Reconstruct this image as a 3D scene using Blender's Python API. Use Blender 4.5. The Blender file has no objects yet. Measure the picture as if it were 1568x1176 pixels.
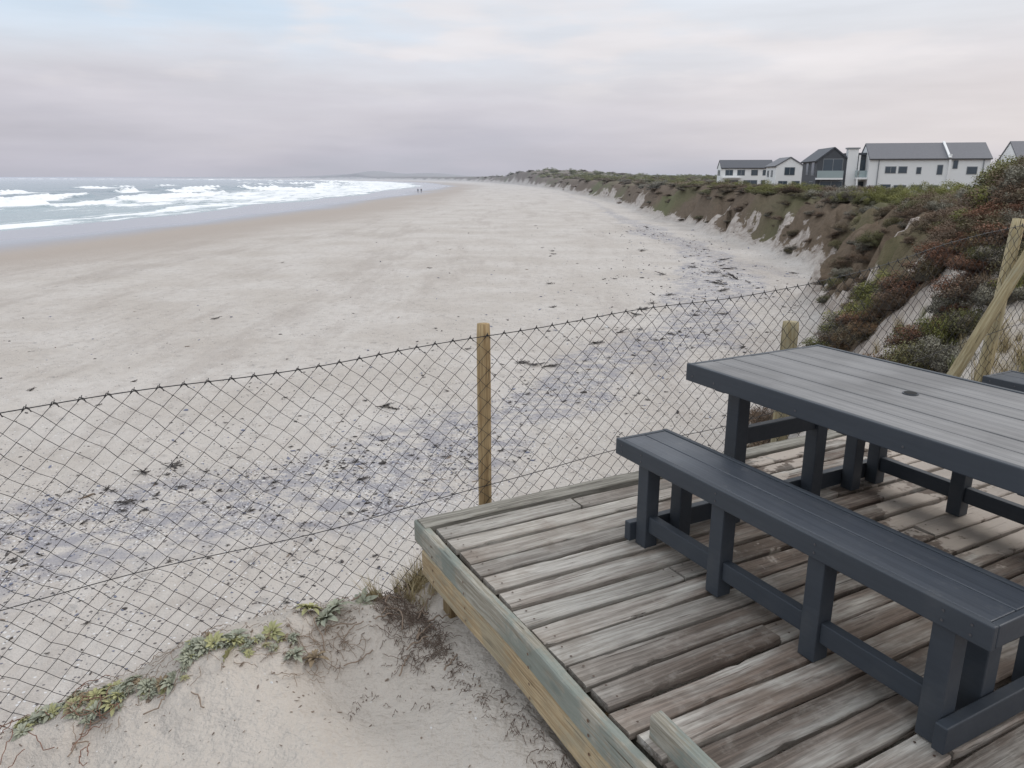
import bpy, math, random, bmesh
import numpy as np
from mathutils import Vector, Matrix
random.seed(7); rng=np.random.default_rng(7)
sc=bpy.context.scene
sc.view_settings.view_transform='Standard'; sc.view_settings.look='None'; sc.view_settings.exposure=0

# ------------------------------------------------------------------ helpers
def link(o,parent=None):
    sc.collection.objects.link(o)
    if parent is not None: o.parent=parent
    return o
def empty(name,loc=(0,0,0),rz=0,parent=None):
    e=bpy.data.objects.new(name,None); e.location=loc; e.rotation_euler=(0,0,rz); e.empty_display_size=.2
    return link(e,parent)
def mesh_obj(name,verts,faces,mat=None,parent=None,smooth=False,linkit=True):
    me=bpy.data.meshes.new(name); me.from_pydata([tuple(v) for v in verts],[],[tuple(f) for f in faces]); me.update()
    if mat is not None: me.materials.append(mat)
    if smooth: me.polygons.foreach_set('use_smooth',[True]*len(me.polygons))
    o=bpy.data.objects.new(name,me)
    if linkit: link(o,parent)
    return o
def box(name,x0,x1,y0,y1,z0,z1,mat,parent=None,bev=0.003,rot=None):
    cx,cy,cz=(x0+x1)/2,(y0+y1)/2,(z0+z1)/2
    hx,hy,hz=(x1-x0)/2,(y1-y0)/2,(z1-z0)/2
    v=[(sx*hx,sy*hy,sz*hz) for sz in(-1,1) for sy in(-1,1) for sx in(-1,1)]
    f=[(0,2,3,1),(4,5,7,6),(0,1,5,4),(2,6,7,3),(0,4,6,2),(1,3,7,5)]
    o=mesh_obj(name,v,f,mat,parent); o.location=(cx,cy,cz)
    if rot: o.rotation_euler=rot
    if bev:
        m=o.modifiers.new('bevel','BEVEL'); m.width=bev; m.segments=2
    return o
def addattr(me,name,arr,typ='FLOAT'):
    a=me.attributes.new(name,typ,'POINT')
    if typ=='FLOAT': a.data.foreach_set('value',np.asarray(arr,dtype=np.float32))
    elif typ=='INT': a.data.foreach_set('value',np.asarray(arr,dtype=np.int32))
    else: a.data.foreach_set('vector',np.asarray(arr,dtype=np.float32).ravel())

def _h(ix,iy,seed):
    n=(ix.astype(np.int64)*374761393+iy.astype(np.int64)*668265263+seed*974634777)&0xffffffff
    n=((n^(n>>13))*1274126177)&0xffffffff
    n=n^(n>>16)
    return (n&0xffff)/65535.0
def vn(x,y,seed=0):
    x=np.asarray(x,float); y=np.asarray(y,float)
    ix=np.floor(x); iy=np.floor(y); fx=x-ix; fy=y-iy
    fx=fx*fx*(3-2*fx); fy=fy*fy*(3-2*fy)
    a=_h(ix,iy,seed); b=_h(ix+1,iy,seed); c=_h(ix,iy+1,seed); d=_h(ix+1,iy+1,seed)
    return (a*(1-fx)+b*fx)*(1-fy)+(c*(1-fx)+d*fx)*fy
def fbm(x,y,o=4,seed=0):
    s=0;a=.5;t=0
    for k in range(o):
        s=s+a*vn(x*2**k+k*17.3,y*2**k-k*9.1,seed+k); t+=a; a*=.5
    return s/t-.5
def ss(t):
    t=np.clip(t,0,1); return t*t*(3-2*t)
def sdist(x,y,poly):
    best=np.full(x.shape,1e18); sg=np.ones(x.shape)
    for (ax,ay),(bx,by) in zip(poly[:-1],poly[1:]):
        dx,dy=bx-ax,by-ay; L=dx*dx+dy*dy
        t=np.clip(((x-ax)*dx+(y-ay)*dy)/L,0,1)
        qx=x-ax-t*dx; qy=y-ay-t*dy; d=qx*qx+qy*qy
        cr=dx*(y-ay)-dy*(x-ax)
        m=d<best; best=np.where(m,d,best); sg=np.where(m,np.where(cr<0,1,-1),sg)
    return np.sqrt(best)*sg

class NT:
    def __init__(s,nt): s.nt=nt; s.n=nt.nodes; s.l=nt.links
    def add(s,t,**k):
        n=s.n.new(t)
        for a,b in k.items(): setattr(n,a,b)
        return n
    def put(s,sock,v):
        if hasattr(v,'is_output'): s.l.new(v,sock)
        elif v is not None:
            if isinstance(v,(tuple,list)) and len(v)==3 and sock.type=='RGBA': v=(*v,1)
            sock.default_value=v
    def m(s,op,a,b=None,c=None,clamp=False):
        n=s.add('ShaderNodeMath',operation=op); n.use_clamp=clamp
        s.put(n.inputs[0],a)
        if b is not None: s.put(n.inputs[1],b)
        if c is not None: s.put(n.inputs[2],c)
        return n.outputs[0]
    def mix(s,f,a,b,bt='MIX'):
        n=s.add('ShaderNodeMix',data_type='RGBA',blend_type=bt)
        s.put(n.inputs[0],f); s.put(n.inputs[6],a); s.put(n.inputs[7],b); return n.outputs[2]
    def rng(s,v,a,b,c=0.,d=1.,smooth=True):
        n=s.add('ShaderNodeMapRange'); n.interpolation_type='SMOOTHSTEP' if smooth else 'LINEAR'
        s.put(n.inputs[0],v); n.inputs[1].default_value=a; n.inputs[2].default_value=b; n.inputs[3].default_value=c; n.inputs[4].default_value=d
        return n.outputs[0]
    def noise(s,vec,scale,detail=3,rough=.5,out=0):
        n=s.add('ShaderNodeTexNoise'); s.put(n.inputs['Vector'],vec); n.inputs['Scale'].default_value=scale
        n.inputs['Detail'].default_value=detail; n.inputs['Roughness'].default_value=rough; return n.outputs[out]
    def vor(s,vec,scale,feature='F1'):
        n=s.add('ShaderNodeTexVoronoi',feature=feature); s.put(n.inputs['Vector'],vec); n.inputs['Scale'].default_value=scale
        return n
    def mapping(s,vec,sc_):
        n=s.add('ShaderNodeMapping'); s.put(n.inputs[0],vec); n.inputs['Scale'].default_value=sc_; return n.outputs[0]
    def attr(s,name): 
        n=s.add('ShaderNodeAttribute',attribute_name=name); return n.outputs['Fac']
    def bump(s,h,strength,dist=.02,normal=None):
        n=s.add('ShaderNodeBump'); s.put(n.inputs['Height'],h); s.put(n.inputs['Strength'],strength); n.inputs['Distance'].default_value=dist
        if normal is not None: s.put(n.inputs['Normal'],normal)
        return n.outputs[0]
    def sepx(s,vec):
        n=s.add('ShaderNodeSeparateXYZ'); s.put(n.inputs[0],vec); return n.outputs
def newmat(name):
    m=bpy.data.materials.new(name); m.use_nodes=True; t=NT(m.node_tree); b=t.n['Principled BSDF']
    return m,t,b
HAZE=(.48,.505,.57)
def haze(t,col,L=1500.):  # aerial haze painted into the base colour by distance from the origin
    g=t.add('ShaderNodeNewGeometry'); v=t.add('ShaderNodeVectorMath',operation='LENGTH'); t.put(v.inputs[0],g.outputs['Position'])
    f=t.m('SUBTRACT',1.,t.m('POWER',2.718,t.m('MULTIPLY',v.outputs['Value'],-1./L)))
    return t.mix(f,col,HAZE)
def simple(name,col,rough=.6,var=.15,scale=20,bump=.0,spec=.5,metal=0.):
    m,t,b=newmat(name); g=t.add('ShaderNodeNewGeometry').outputs['Position']
    n=t.noise(g,scale,4); c=t.mix(n,tuple(x*(1-var) for x in col),tuple(min(1,x*(1+var)) for x in col))
    t.put(b.inputs['Base Color'],c); b.inputs['Roughness'].default_value=rough; b.inputs['Metallic'].default_value=metal
    b.inputs['Specular IOR Level'].default_value=spec
    if bump: t.put(b.inputs['Normal'],t.bump(n,bump,.01))
    return m

# ------------------------------------------------------------------ camera
cam=bpy.data.cameras.new('camera'); co=bpy.data.objects.new('camera',cam); link(co)
cam.lens=26.4; cam.sensor_width=36; cam.clip_end=30000; cam.clip_start=.05
co.rotation_euler=(math.radians(90-15.4),0,0); sc.camera=co

# ------------------------------------------------------------------ world
w=bpy.data.worlds.new('sky'); sc.world=w; w.use_nodes=True; t=NT(w.node_tree); bg=t.n['Background']
tc=t.add('ShaderNodeTexCoord').outputs['Generated']
sky=t.add('ShaderNodeTexSky',sky_type='NISHITA'); sky.sun_disc=False
SUN_EL,SUN_AZ=36,60
sky.sun_elevation=math.radians(SUN_EL); sky.sun_rotation=math.radians(SUN_AZ)
X,Y,Z=t.sepx(tc)
n1=t.noise(t.mapping(tc,(1.5,1.5,8.)),1.7,6,.55)
n2=t.noise(t.mapping(tc,(2.6,2.6,20.)),1.6,5,.5)
n3=t.noise(t.mapping(tc,(5.,5.,22.)),1.,4,.5)
zz=t.m('ADD',Z,t.m('MULTIPLY',t.m('SUBTRACT',n1,.5),.15))
zz=t.m('MAXIMUM',zz,0.)
r=t.add('ShaderNodeValToRGB'); t.put(r.inputs[0],zz)
els=[(0.0,(.485,.49,.56)),(.03,(.53,.52,.59)),(.075,(.62,.60,.655)),(.12,(.68,.675,.725)),(.17,(.73,.76,.82)),(.24,(.77,.84,.93)),(.45,(.98,1.01,1.06)),(.9,(1.35,1.37,1.42))]
while len(r.color_ramp.elements)<len(els): r.color_ramp.elements.new(.5)
for e,(p,c) in zip(r.color_ramp.elements,els): e.position=p; e.color=(*c,1)
c=r.outputs[0]
wr=t.m('MULTIPLY',t.rng(X,-.1,.62),t.m('MULTIPLY',t.rng(Z,.0,.045),t.rng(Z,.24,.07)))
c=t.mix(t.m('MULTIPLY',wr,.65),c,(.81,.745,.725))
tr=t.m('MULTIPLY',t.rng(X,.0,.5),t.rng(Z,.1,.22)); c=t.mix(t.m('MULTIPLY',tr,.5),c,(.80,.80,.83))
bl=t.m('MULTIPLY',t.rng(X,.15,-.35),t.m('MULTIPLY',t.rng(Z,.11,.2),t.rng(n1,.35,.6)))
c=t.mix(t.m('MULTIPLY',bl,.8),c,(.62,.755,.90))
pk=t.m('MULTIPLY',t.m('MULTIPLY',t.rng(n3,.46,.64),t.rng(Z,.07,.13)),t.rng(Z,.27,.17)); c=t.mix(t.m('MULTIPLY',pk,.65),c,(.84,.795,.80))
st=t.m('ADD',.855,t.m('MULTIPLY',n2,.31))
c=t.mix(1.,c,st,'MULTIPLY')
clo=t.add('ShaderNodeVectorMath',operation='SCALE'); t.put(clo.inputs[0],c); clo.inputs['Scale'].default_value=10.2
fin=t.mix(.96,sky.outputs[0],clo.outputs[0])
t.put(bg.inputs[0],fin); bg.inputs[1].default_value=.1
sun=bpy.data.lights.new('sun','SUN'); so=bpy.data.objects.new('sun',sun); link(so)
sun.energy=1.0; sun.angle=math.radians(18); sun.color=(1,.965,.92)
az=math.radians(SUN_AZ); el=math.radians(SUN_EL)
dv=Vector((math.sin(az)*math.cos(el),math.cos(az)*math.cos(el),math.sin(el)))
so.rotation_euler=dv.to_track_quat('Z','Y').to_euler(); so.location=(20,10,30)

# ------------------------------------------------------------------ place frame
A=math.radians(28); CA,SA=math.cos(A),math.sin(A)
P0=(-.12,3.6)
def loc2w(a,b): return (a*CA-b*SA, a*SA+b*CA)
def fen(s,q): return (P0[0]+s*CA-q*SA, P0[1]+s*SA+q*CA)
toe=[(-60,-23.1),(-19.9,-1.8),(.42,8.98),(3.2,13),(6.2,18),(9.5,24),(13.8,34),(17.5,46),(19.5,60),(20,90),(23,174),(21,350),(8,600),(-50,1000),(-150,1400),(-420,2100),(-1500,3300)]
shore=[(-140,-200),(-90,-40),(-75,20),(-66,60),(-62,92),(-59,140),(-58,220),(-59,423),(-66,560),(-105,800),(-190,1150),(-330,1500),(-900,2300),(-2500,3300),(-6000,4200)]
def fields(x,y):
    r=np.sqrt(x*x+y*y)
    D=sdist(x,y,toe); Ds=sdist(x,y,shore)
    D=D+ss((y-11)/10)*(fbm(x/7,y/7,4,3)*4.2+fbm(x/1.6,y/1.6,3,5)*2.0)
    Ds=Ds+fbm(x/30,y/30,3,11)*9
    s=(x-P0[0])*CA+(y-P0[1])*SA; q=-(x-P0[0])*SA+(y-P0[1])*CA
    return r,D,Ds,s,q
def height(x,y,full=False):
    x=np.asarray(x,float); y=np.asarray(y,float)
    r,D,Ds,s,q=fields(x,y)
    zb=-6.2+.7*ss(Ds/48)+np.minimum(Ds,0)*.03; zb=np.maximum(zb,-9)
    zb=zb+.08*fbm(x/2.3,y/2.3,3,21)*ss(Ds/30)+.075*fbm(x/.42,y/.42,3,22)*ss(Ds/30)*(r<60)
    left=ss((-s-1.05)/1.5); left2=np.clip((-s-2.5),0,30)*.10
    Tn=-1.985-.27*left-left2+.16*ss(-(q+.3)/2.)
    Tn=Tn+.07*np.exp(-((q+.20)/.2)**2)*ss((-s-.5)/.3)
    Tn=Tn-.10*np.exp(-((s+.85)/.25)**2-((q+.75)/.5)**2)+.05*np.exp(-((s+1.25)/.2)**2-((q+.7)/.4)**2)
    Tn=Tn+.18*fbm(x/.75,y/.75,3,31)+.10*fbm(x/.2,y/.2,3,32)*np.exp(-((q+.22)/.30)**2)+.014*fbm(x/.07,y/.07,2,33)
    rise=2.35*ss((x-2.6)/6.8)*ss((q+.6)/2.3)
    Tn=Tn+rise+ss((q-.5)/3)*ss((x-3)/4)*(1.1*fbm(x/2.6,y/2.6,4,35))
    Tf=-1.35+1.1*fbm(x/14,y/14,4,41)+.5*fbm(x/3.5,y/3.5,3,43)
    Tf=Tf-1.5*ss((x-26)/22)*ss((260-y)/120)
    far=ss((r-120)/600)
    Tf=Tf+far*(1.6+2.2*fbm(x/160,y/160,4,45))
    Tf=Tf+5.2*np.exp(-((x-36)/52)**2-((y-620)/120)**2)*(.85+.6*fbm(x/25,y/25,3,46))
    Tf=Tf+ss((r-1500)/2500)*(9+22*fbm(x/700,y/700,4,47))*ss((x+50)/500)
    Tf=Tf+16*np.exp(-((x+400)/80)**2-((y-2300)/200)**2)+11*np.exp(-((x+230)/90)**2-((y-2200)/200)**2)+8*np.exp(-((x+520)/90)**2-((y-2500)/200)**2)
    k=ss((r-14.5)/9)
    T=Tn*(1-k)+Tf*k
    Wd=4.5-k*.3
    rr=np.clip(D/Wd,0,1)
    pn=np.where(rr<.15,rr*rr/.3,rr-.075)/.925
    pf=ss(rr)**.8
    p=pn*(1-k)+pf*k
    h=zb*(1-p)+T*p
    h=h+k*np.sin(np.pi*rr)*(fbm(x/1.1,y/1.1,4,51))*3.0*(r<300)
    ind=ss((s+.46)/.08)*ss((-q+.02)/.08)*ss((9-s)/.5)
    h=np.where(ind>0,h*(1-ind)+np.minimum(h,-1.92)*ind,h)
    if full: return h,r,D,Ds,s,q,k,Wd
    return h

def polar(a0,a1,na,r0,r1,nr):
    an=np.radians(np.linspace(a0,a1,na)); rr=np.exp(np.linspace(math.log(r0),math.log(r1),nr))
    R,AN=np.meshgrid(rr,an,indexing='ij'); return (R*np.sin(AN)).ravel(),(R*np.cos(AN)).ravel()
def grid_faces(nr,na):
    i=np.arange(nr-1)[:,None]*na+np.arange(na-1)[None,:]; i=i.ravel()
    return np.stack([i,i+na,i+na+1,i+1],1)[:,::-1]
def fast_mesh(name,V,F,mat):
    me=bpy.data.meshes.new(name); me.vertices.add(len(V)); me.vertices.foreach_set('co',V.astype(np.float32).ravel())
    me.loops.add(F.size); me.loops.foreach_set('vertex_index',F.astype(np.int32).ravel())
    me.polygons.add(len(F)); me.polygons.foreach_set('loop_start',np.arange(0,F.size,4,dtype=np.int32))
    me.update(calc_edges=True); me.validate()
    me.polygons.foreach_set('use_smooth',np.ones(len(me.polygons),dtype=bool)); me.materials.append(mat)
    return me

msand,t,b=newmat('sand_and_dune')
g=t.add('ShaderNodeNewGeometry').outputs['Position']
veg=t.attr('veg'); wet=t.attr('wet'); deb=t.attr('deb'); nearf=t.attr('near'); face=t.attr('face')
nl=t.noise(g,.22,5,.6); nm=t.noise(g,2.2,5,.6); nf=t.noise(g,26,3,.65); ng=t.noise(g,300,1,.7)
sand=t.mix(t.rng(nl,.3,.7),(.49,.445,.40),(.575,.535,.495))
sand=t.mix(t.m('MULTIPLY',t.rng(nm,.46,.72),.55),sand,(.40,.36,.325))
sand=t.mix(t.m('MULTIPLY',t.rng(nf,.5,.8),.35),sand,(.36,.32,.29))
stq=t.noise(t.mapping(g,(.30,.05,1.)),1.,7,.72)
sand=t.mix(t.m('MULTIPLY',t.rng(stq,.49,.64),.45),sand,(.36,.315,.28))
sand=t.mix(t.m('MULTIPLY',nearf,.7),sand,t.mix(nm,(.60,.54,.475),(.51,.455,.395)))
sand=t.mix(t.m('MULTIPLY',face,.8),sand,t.mix(t.rng(nm,.35,.65),(.48,.42,.37),(.27,.22,.185)))  # scarp face: browner sand, its shadowed look put into the colour
sand=t.mix(t.m('MULTIPLY',t.rng(ng,.55,.75),.3),sand,(.30,.26,.22))
fp=t.vor(g,1.9); fr=t.sepx(fp.outputs['Color'])
onb=t.m('MULTIPLY',t.rng(wet,.45,.3),t.m('SUBTRACT',1.,nearf)); onb=t.m('MULTIPLY',onb,t.m('SUBTRACT',1.,face))
fpm=t.m('MULTIPLY',t.m('MULTIPLY',t.rng(fp.outputs['Distance'],.30,.10),t.m('GREATER_THAN',fr[0],.35)),t.m('MULTIPLY',t.rng(t.noise(g,.35,3,.6),.44,.58),onb))
sand=t.mix(t.m('MULTIPLY',fpm,.34),sand,(.33,.295,.27))
wcol=t.mix(t.rng(wet,.12,.45),sand,(.40,.345,.30))
wcol=t.mix(t.rng(wet,.48,.70),wcol,(.31,.31,.345))  # wet sand, with lavender sky reflection tinted into the colour
band=t.m('MULTIPLY',t.rng(deb,.40,.85),t.rng(t.noise(t.mapping(g,(.7,1.,1.)),2.2,7,.75),.42,.58))
col=t.mix(t.m('MULTIPLY',band,.62),wcol,(.225,.225,.27))
v1=t.vor(g,11.); v2=t.vor(g,21.); v3=t.vor(g,4.3)
def speck(v,dens,rad):
    cr=t.sepx(v.outputs['Color'])
    return t.m('MULTIPLY',t.m('LESS_THAN',cr[0],dens),t.rng(v.outputs['Distance'],rad,rad*.7)),cr
clump=t.rng(t.noise(g,1.1,5,.65),.38,.62)
dd=t.m('MULTIPLY',deb,t.m('ADD',.12,clump))
k1,c1=speck(v1,t.m('MULTIPLY',dd,.36),.34); k2,c2=speck(v2,t.m('MULTIPLY',dd,.66),.42); k3,c3=speck(v3,t.m('MULTIPLY',dd,.09),.22)
dk=t.mix(t.m('GREATER_THAN',c1[1],.68),(.08,.07,.07),(.68,.66,.65)); col=t.mix(t.m('MULTIPLY',k1,.85),col,dk)
dk2=t.mix(t.m('GREATER_THAN',c2[1],.6),(.10,.095,.105),(.70,.69,.69)); col=t.mix(t.m('MULTIPLY',k2,.85),col,dk2)
col=t.mix(k3,col,(.07,.06,.055))
vn_=t.mix(t.noise(g,3.5,5,.7),(.06,.046,.03),(.22,.16,.11))
vn_=t.mix(t.m('MULTIPLY',t.rng(t.noise(g,.05,3),.5,.65),.6),vn_,(.11,.13,.045))
vm=t.rng(t.m('ADD',veg,t.m('MULTIPLY',t.m('SUBTRACT',t.noise(g,1.0,6,.7),.5),1.7)),.42,.56)
col=t.mix(vm,col,vn_)
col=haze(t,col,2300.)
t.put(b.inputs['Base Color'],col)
t.put(b.inputs['Roughness'],t.rng(wet,.48,.75,.95,.22)); t.put(b.inputs['Specular IOR Level'],t.rng(wet,.45,.75,.1,.5))
hgt=t.m('ADD',t.m('MULTIPLY',t.noise(g,5,4,.6),1.),t.m('MULTIPLY',nf,.35))
hgt=t.m('ADD',hgt,t.m('MULTIPLY',ng,.03)); hgt=t.m('SUBTRACT',hgt,t.m('MULTIPLY',fpm,.8))
t.put(b.inputs['Normal'],t.bump(hgt,t.rng(wet,.3,.65,.8,.03),.08))

x,y=polar(-105,105,640,.5,12000,600)
h,r,D,Ds,s,q,k,Wd=height(x,y,True)
me=fast_mesh('beach_ground',np.stack([x,y,h],1),grid_faces(600,640),msand)
bare=vn(x/2.6,y/4,61)>.60
veg=ss((D-Wd*.02)/(Wd*.4))*k
veg=veg*(1-.7*np.exp(-((D/Wd-.42)/.3)**2)*bare)
veg=np.maximum(veg,ss((x-3.0)/3.)*ss((q-.6)/2)*ss((D-1.0)/2)*.9)
veg=np.where((r<30)&(vn(x/2.0,y/2.0,91)<.34),veg*.15,veg)
facea=ss(D/.9)*(1-ss((D/Wd-1.2)/.5))*np.maximum(k,ss((r-10)/4))
wet=np.clip(1-Ds/56,0,1)
wet=np.clip(wet+.22*fbm(x/14,y/40,4,63)*(Ds<75)*(Ds>0),0,1)
deb=1.0*np.exp(-((D+5.1+2.2*fbm(x/4,y/4,3,65))/1.35)**2)+.26*ss((D+14)/8)*ss((2.-D)/2)+.10*ss((D+38)/20)*ss((1.-D)/2)
deb=deb+.55*np.exp(-((x-12)/4.5)**2-((y-43)/9)**2)*(vn(x/1.5,y/4,67)>.5)
deb=deb*(1-.5*ss((r-60)/100))
deb=np.where(D>1.,deb*.3,deb)*ss((q-.2)/.5)
near=ss((D-1.5)/2.5)*(1-k)
for nme,ar in(('veg',veg),('wet',wet),('deb',deb),('near',near),('face',facea)): addattr(me,nme,ar)
link(bpy.data.objects.new('beach_ground',me))

# ------------------------------------------------------------------ sea
msea,t,b=newmat('sea_water'); g=t.add('ShaderNodeNewGeometry').outputs['Position']
foam=t.attr('foam'); sh=t.attr('shallow')
wc=t.mix(t.rng(sh,0,1),(.15,.20,.225),(.29,.36,.37))
wc=t.mix(t.m('MULTIPLY',t.rng(t.noise(t.mapping(g,(.03,.012,1)),1.,5,.6),.45,.65),.35),wc,(.12,.165,.19))
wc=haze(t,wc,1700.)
fm=t.rng(t.m('ADD',foam,t.m('MULTIPLY',t.m('SUBTRACT',t.noise(t.mapping(g,(.26,.09,1)),1.,7,.75),.5),1.7)),.36,.68)
t.put(b.inputs['Base Color'],t.mix(fm,wc,(.84,.85,.855)))
t.put(b.inputs['Roughness'],t.m('ADD',.25,t.m('MULTIPLY',fm,.6)))
t.put(b.inputs['Normal'],t.bump(t.noise(t.mapping(g,(.9,.4,1)),1.,6,.6),.5,.35))
x,y=polar(-105,10,330,35,12000,800)
Ds=sdist(x,y,shore)+fbm(x/30,y/30,3,11)*9; o=-Ds
z=np.full(x.shape,-6.2); foam=np.zeros(x.shape)
z+=.16*np.sin(o/5.5+3*fbm(x/40,y/40,3,71))*ss(o/60)
for d0,Aa,sd,lo in((6,.22,1,.30),(15,.4,2,.45),(26,.5,8,.44),(38,.8,3,.44),(57,1.5,4,.34),(80,1.5,5,.44),(108,1.6,6,.48),(140,1.4,7,.52),(185,1.2,9,.55)):
    u=o-d0-26*fbm(x/40,y/40,4,72+sd)
    mk=ss((vn(x/20+sd*7,y/34+sd*3,80+sd)-lo)/.15)*(.6+.9*(fbm(x/6,y/12,3,90+sd)+.4))
    ridge=np.where(u>0,np.exp(-(u/3.2)**2),np.exp(-(u/1.1)**2))
    z+=Aa*ridge*(.35+.65*np.clip(mk,0,1))*(.7+.9*(fbm(x/5,y/5,2,60+sd)+.3))
    tr=np.where(u<1.3,np.exp(-np.clip(1.3-u,0,99)/(3.5+Aa*8)),np.exp(-((u-1.3)/.9)**2))
    foam=np.maximum(foam,mk*tr*1.05)
foam=np.maximum(foam,.58*np.exp(-((o-1.5)/1.5)**2)); foam=np.maximum(foam,.42*ss((90-o)/40)*ss(o/4)*ss((y-100)/160)+.20*ss((80-o)/40)*ss(o/4))
foam=foam*(o<260)
me=fast_mesh('sea',np.stack([x,y,z],1),grid_faces(800,330),msea)
addattr(me,'foam',foam); addattr(me,'shallow',ss((110-o)/100))
link(bpy.data.objects.new('sea',me))

# ------------------------------------------------------------------ instancer
def scatter(name,pts,rot,scl,idx,protos):
    me=bpy.data.meshes.new(name); me.from_pydata([tuple(p) for p in pts],[],[])
    addattr(me,'rotv',rot,'FLOAT_VECTOR'); addattr(me,'scl',scl,'FLOAT_VECTOR'); addattr(me,'pick',idx,'INT')
    ob=bpy.data.objects.new(name,me); link(ob)
    col=bpy.data.collections.new(name+'_parts')
    for i,p in enumerate(protos): p.name=name+'_part_'+'abcdefgh'[i]; col.objects.link(p)
    ng=bpy.data.node_groups.new(name+'_scatter','GeometryNodeTree')
    ng.interface.new_socket('Geometry',in_out='INPUT',socket_type='NodeSocketGeometry'); ng.interface.new_socket('Geometry',in_out='OUTPUT',socket_type='NodeSocketGeometry')
    gi=ng.nodes.new('NodeGroupInput'); go=ng.nodes.new('NodeGroupOutput'); ip=ng.nodes.new('GeometryNodeInstanceOnPoints'); ci=ng.nodes.new('GeometryNodeCollectionInfo')
    ci.inputs['Collection'].default_value=col; ci.inputs['Separate Children'].default_value=True; ci.inputs['Reset Children'].default_value=True
    def at(n,ty):
        a=ng.nodes.new('GeometryNodeInputNamedAttribute'); a.data_type=ty; a.inputs['Name'].default_value=n; return a.outputs['Attribute']
    L=ng.links.new
    L(gi.outputs[0],ip.inputs['Points']); L(ci.outputs[0],ip.inputs['Instance']); ip.inputs['Pick Instance'].default_value=True
    L(at('pick','INT'),ip.inputs['Instance Index']); L(at('rotv','FLOAT_VECTOR'),ip.inputs['Rotation']); L(at('scl','FLOAT_VECTOR'),ip.inputs['Scale'])
    L(ip.outputs[0],go.inputs[0])
    m=ob.modifiers.new('scatter','NODES'); m.node_group=ng
    return ob

# ------------------------------------------------------------------ shrubs
def leafmat(name,c0,c1,c2):
    m,t,b=newmat(name); oi=t.add('ShaderNodeObjectInfo').outputs['Random']; ra=t.attr('rnd')
    c=t.mix(ra,c0,c1); c=t.mix(t.m('MULTIPLY',t.rng(oi,.4,1.),.6),c,c2)
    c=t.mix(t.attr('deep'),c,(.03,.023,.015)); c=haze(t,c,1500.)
    t.put(b.inputs['Base Color'],c); b.inputs['Roughness'].default_value=.7; b.inputs['Specular IOR Level'].default_value=.2
    return m
def bush(name,mat,n=4200,leaf=.027,hgt=.62,seed=0,twigs=80,nc=30,cs=.26):
    R=np.random.default_rng(seed)
    th=R.uniform(0,2*np.pi,nc); ph=np.arccos(R.uniform(.0,1,nc)); cr=R.uniform(.5,1.05,nc)
    cc=np.stack([np.sin(ph)*np.cos(th)*cr,np.sin(ph)*np.sin(th)*cr,np.cos(ph)*hgt*cr*R.uniform(.7,1.45,nc)],1)
    ctone=R.uniform(0,1,nc)
    k=R.integers(0,nc,n); d=R.normal(0,1,(n,3)); d/=np.linalg.norm(d,axis=1)[:,None]; rad=R.uniform(.2,1,n)**.5*cs*R.uniform(.8,1.15,n)
    p=cc[k]+d*rad[:,None]*np.array([1,1,.9]); p[:,2]=np.where(p[:,2]<0,abs(p[:,2])*.3,p[:,2])
    nrm=d+np.array([0,0,.4])+R.normal(0,.6,(n,3)); nrm/=np.linalg.norm(nrm,axis=1)[:,None]
    a=np.cross(nrm,R.normal(0,1,(n,3))); a/=np.linalg.norm(a,axis=1)[:,None]; bb=np.cross(nrm,a)
    L=(leaf*R.uniform(.7,1.7,n))[:,None]; Wl=L*.42
    V=list(np.stack([p-a*L,p+bb*Wl,p+a*L,p-bb*Wl],1).reshape(-1,3)); F=[(4*i,4*i+1,4*i+2,4*i+3) for i in range(n)]
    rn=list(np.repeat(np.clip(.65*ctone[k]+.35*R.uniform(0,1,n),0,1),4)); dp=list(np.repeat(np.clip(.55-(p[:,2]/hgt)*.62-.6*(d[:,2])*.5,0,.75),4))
    for i in range(twigs):
        a=R.uniform(0,2*np.pi); e=R.uniform(.2,1.4); L=R.uniform(.6,1.18)
        d=np.array([np.cos(a)*np.cos(e),np.sin(a)*np.cos(e),np.sin(e)*hgt*1.2]); p0=d*.1; p1=d*L+R.normal(0,.05,3); sd=np.cross(d,[0,0,1.]); sd/=np.linalg.norm(sd)+1e-6
        b0=len(V); V+=[p0-sd*.010,p0+sd*.010,p1+sd*.003,p1-sd*.003]; F.append((b0,b0+1,b0+2,b0+3)); rn+=[1.]*4; dp+=[.15]*4
    bm=bmesh.new(); bmesh.ops.create_icosphere(bm,subdivisions=3,radius=1.)
    b0=len(V); bm.verts.index_update()
    for v in bm.verts:
        c_=np.array(v.co); f=.52+.35*float(fbm(np.array([c_[0]*1.7+seed]),np.array([c_[1]*1.7+c_[2]]),3,seed)[0])
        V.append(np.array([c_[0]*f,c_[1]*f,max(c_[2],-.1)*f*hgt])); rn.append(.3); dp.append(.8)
    for f in bm.faces: F.append(tuple(b0+v.index for v in f.verts))
    bm.free()
    o=mesh_obj(name,V,F,mat,linkit=False); addattr(o.data,'rnd',rn); addattr(o.data,'deep',dp); return o
mA=leafmat('shrub_olive',(.095,.095,.04),(.22,.21,.085),(.17,.125,.08))
mB=leafmat('shrub_brown',(.10,.068,.047),(.26,.18,.12),(.14,.125,.065))
mC=leafmat('shrub_grey',(.13,.12,.09),(.28,.26,.20),(.19,.15,.115))
mD=leafmat('shrub_green',(.11,.12,.035),(.30,.29,.08),(.16,.155,.06))
mE=leafmat('iceplant_red',(.13,.065,.04),(.28,.14,.085),(.16,.15,.06))
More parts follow.
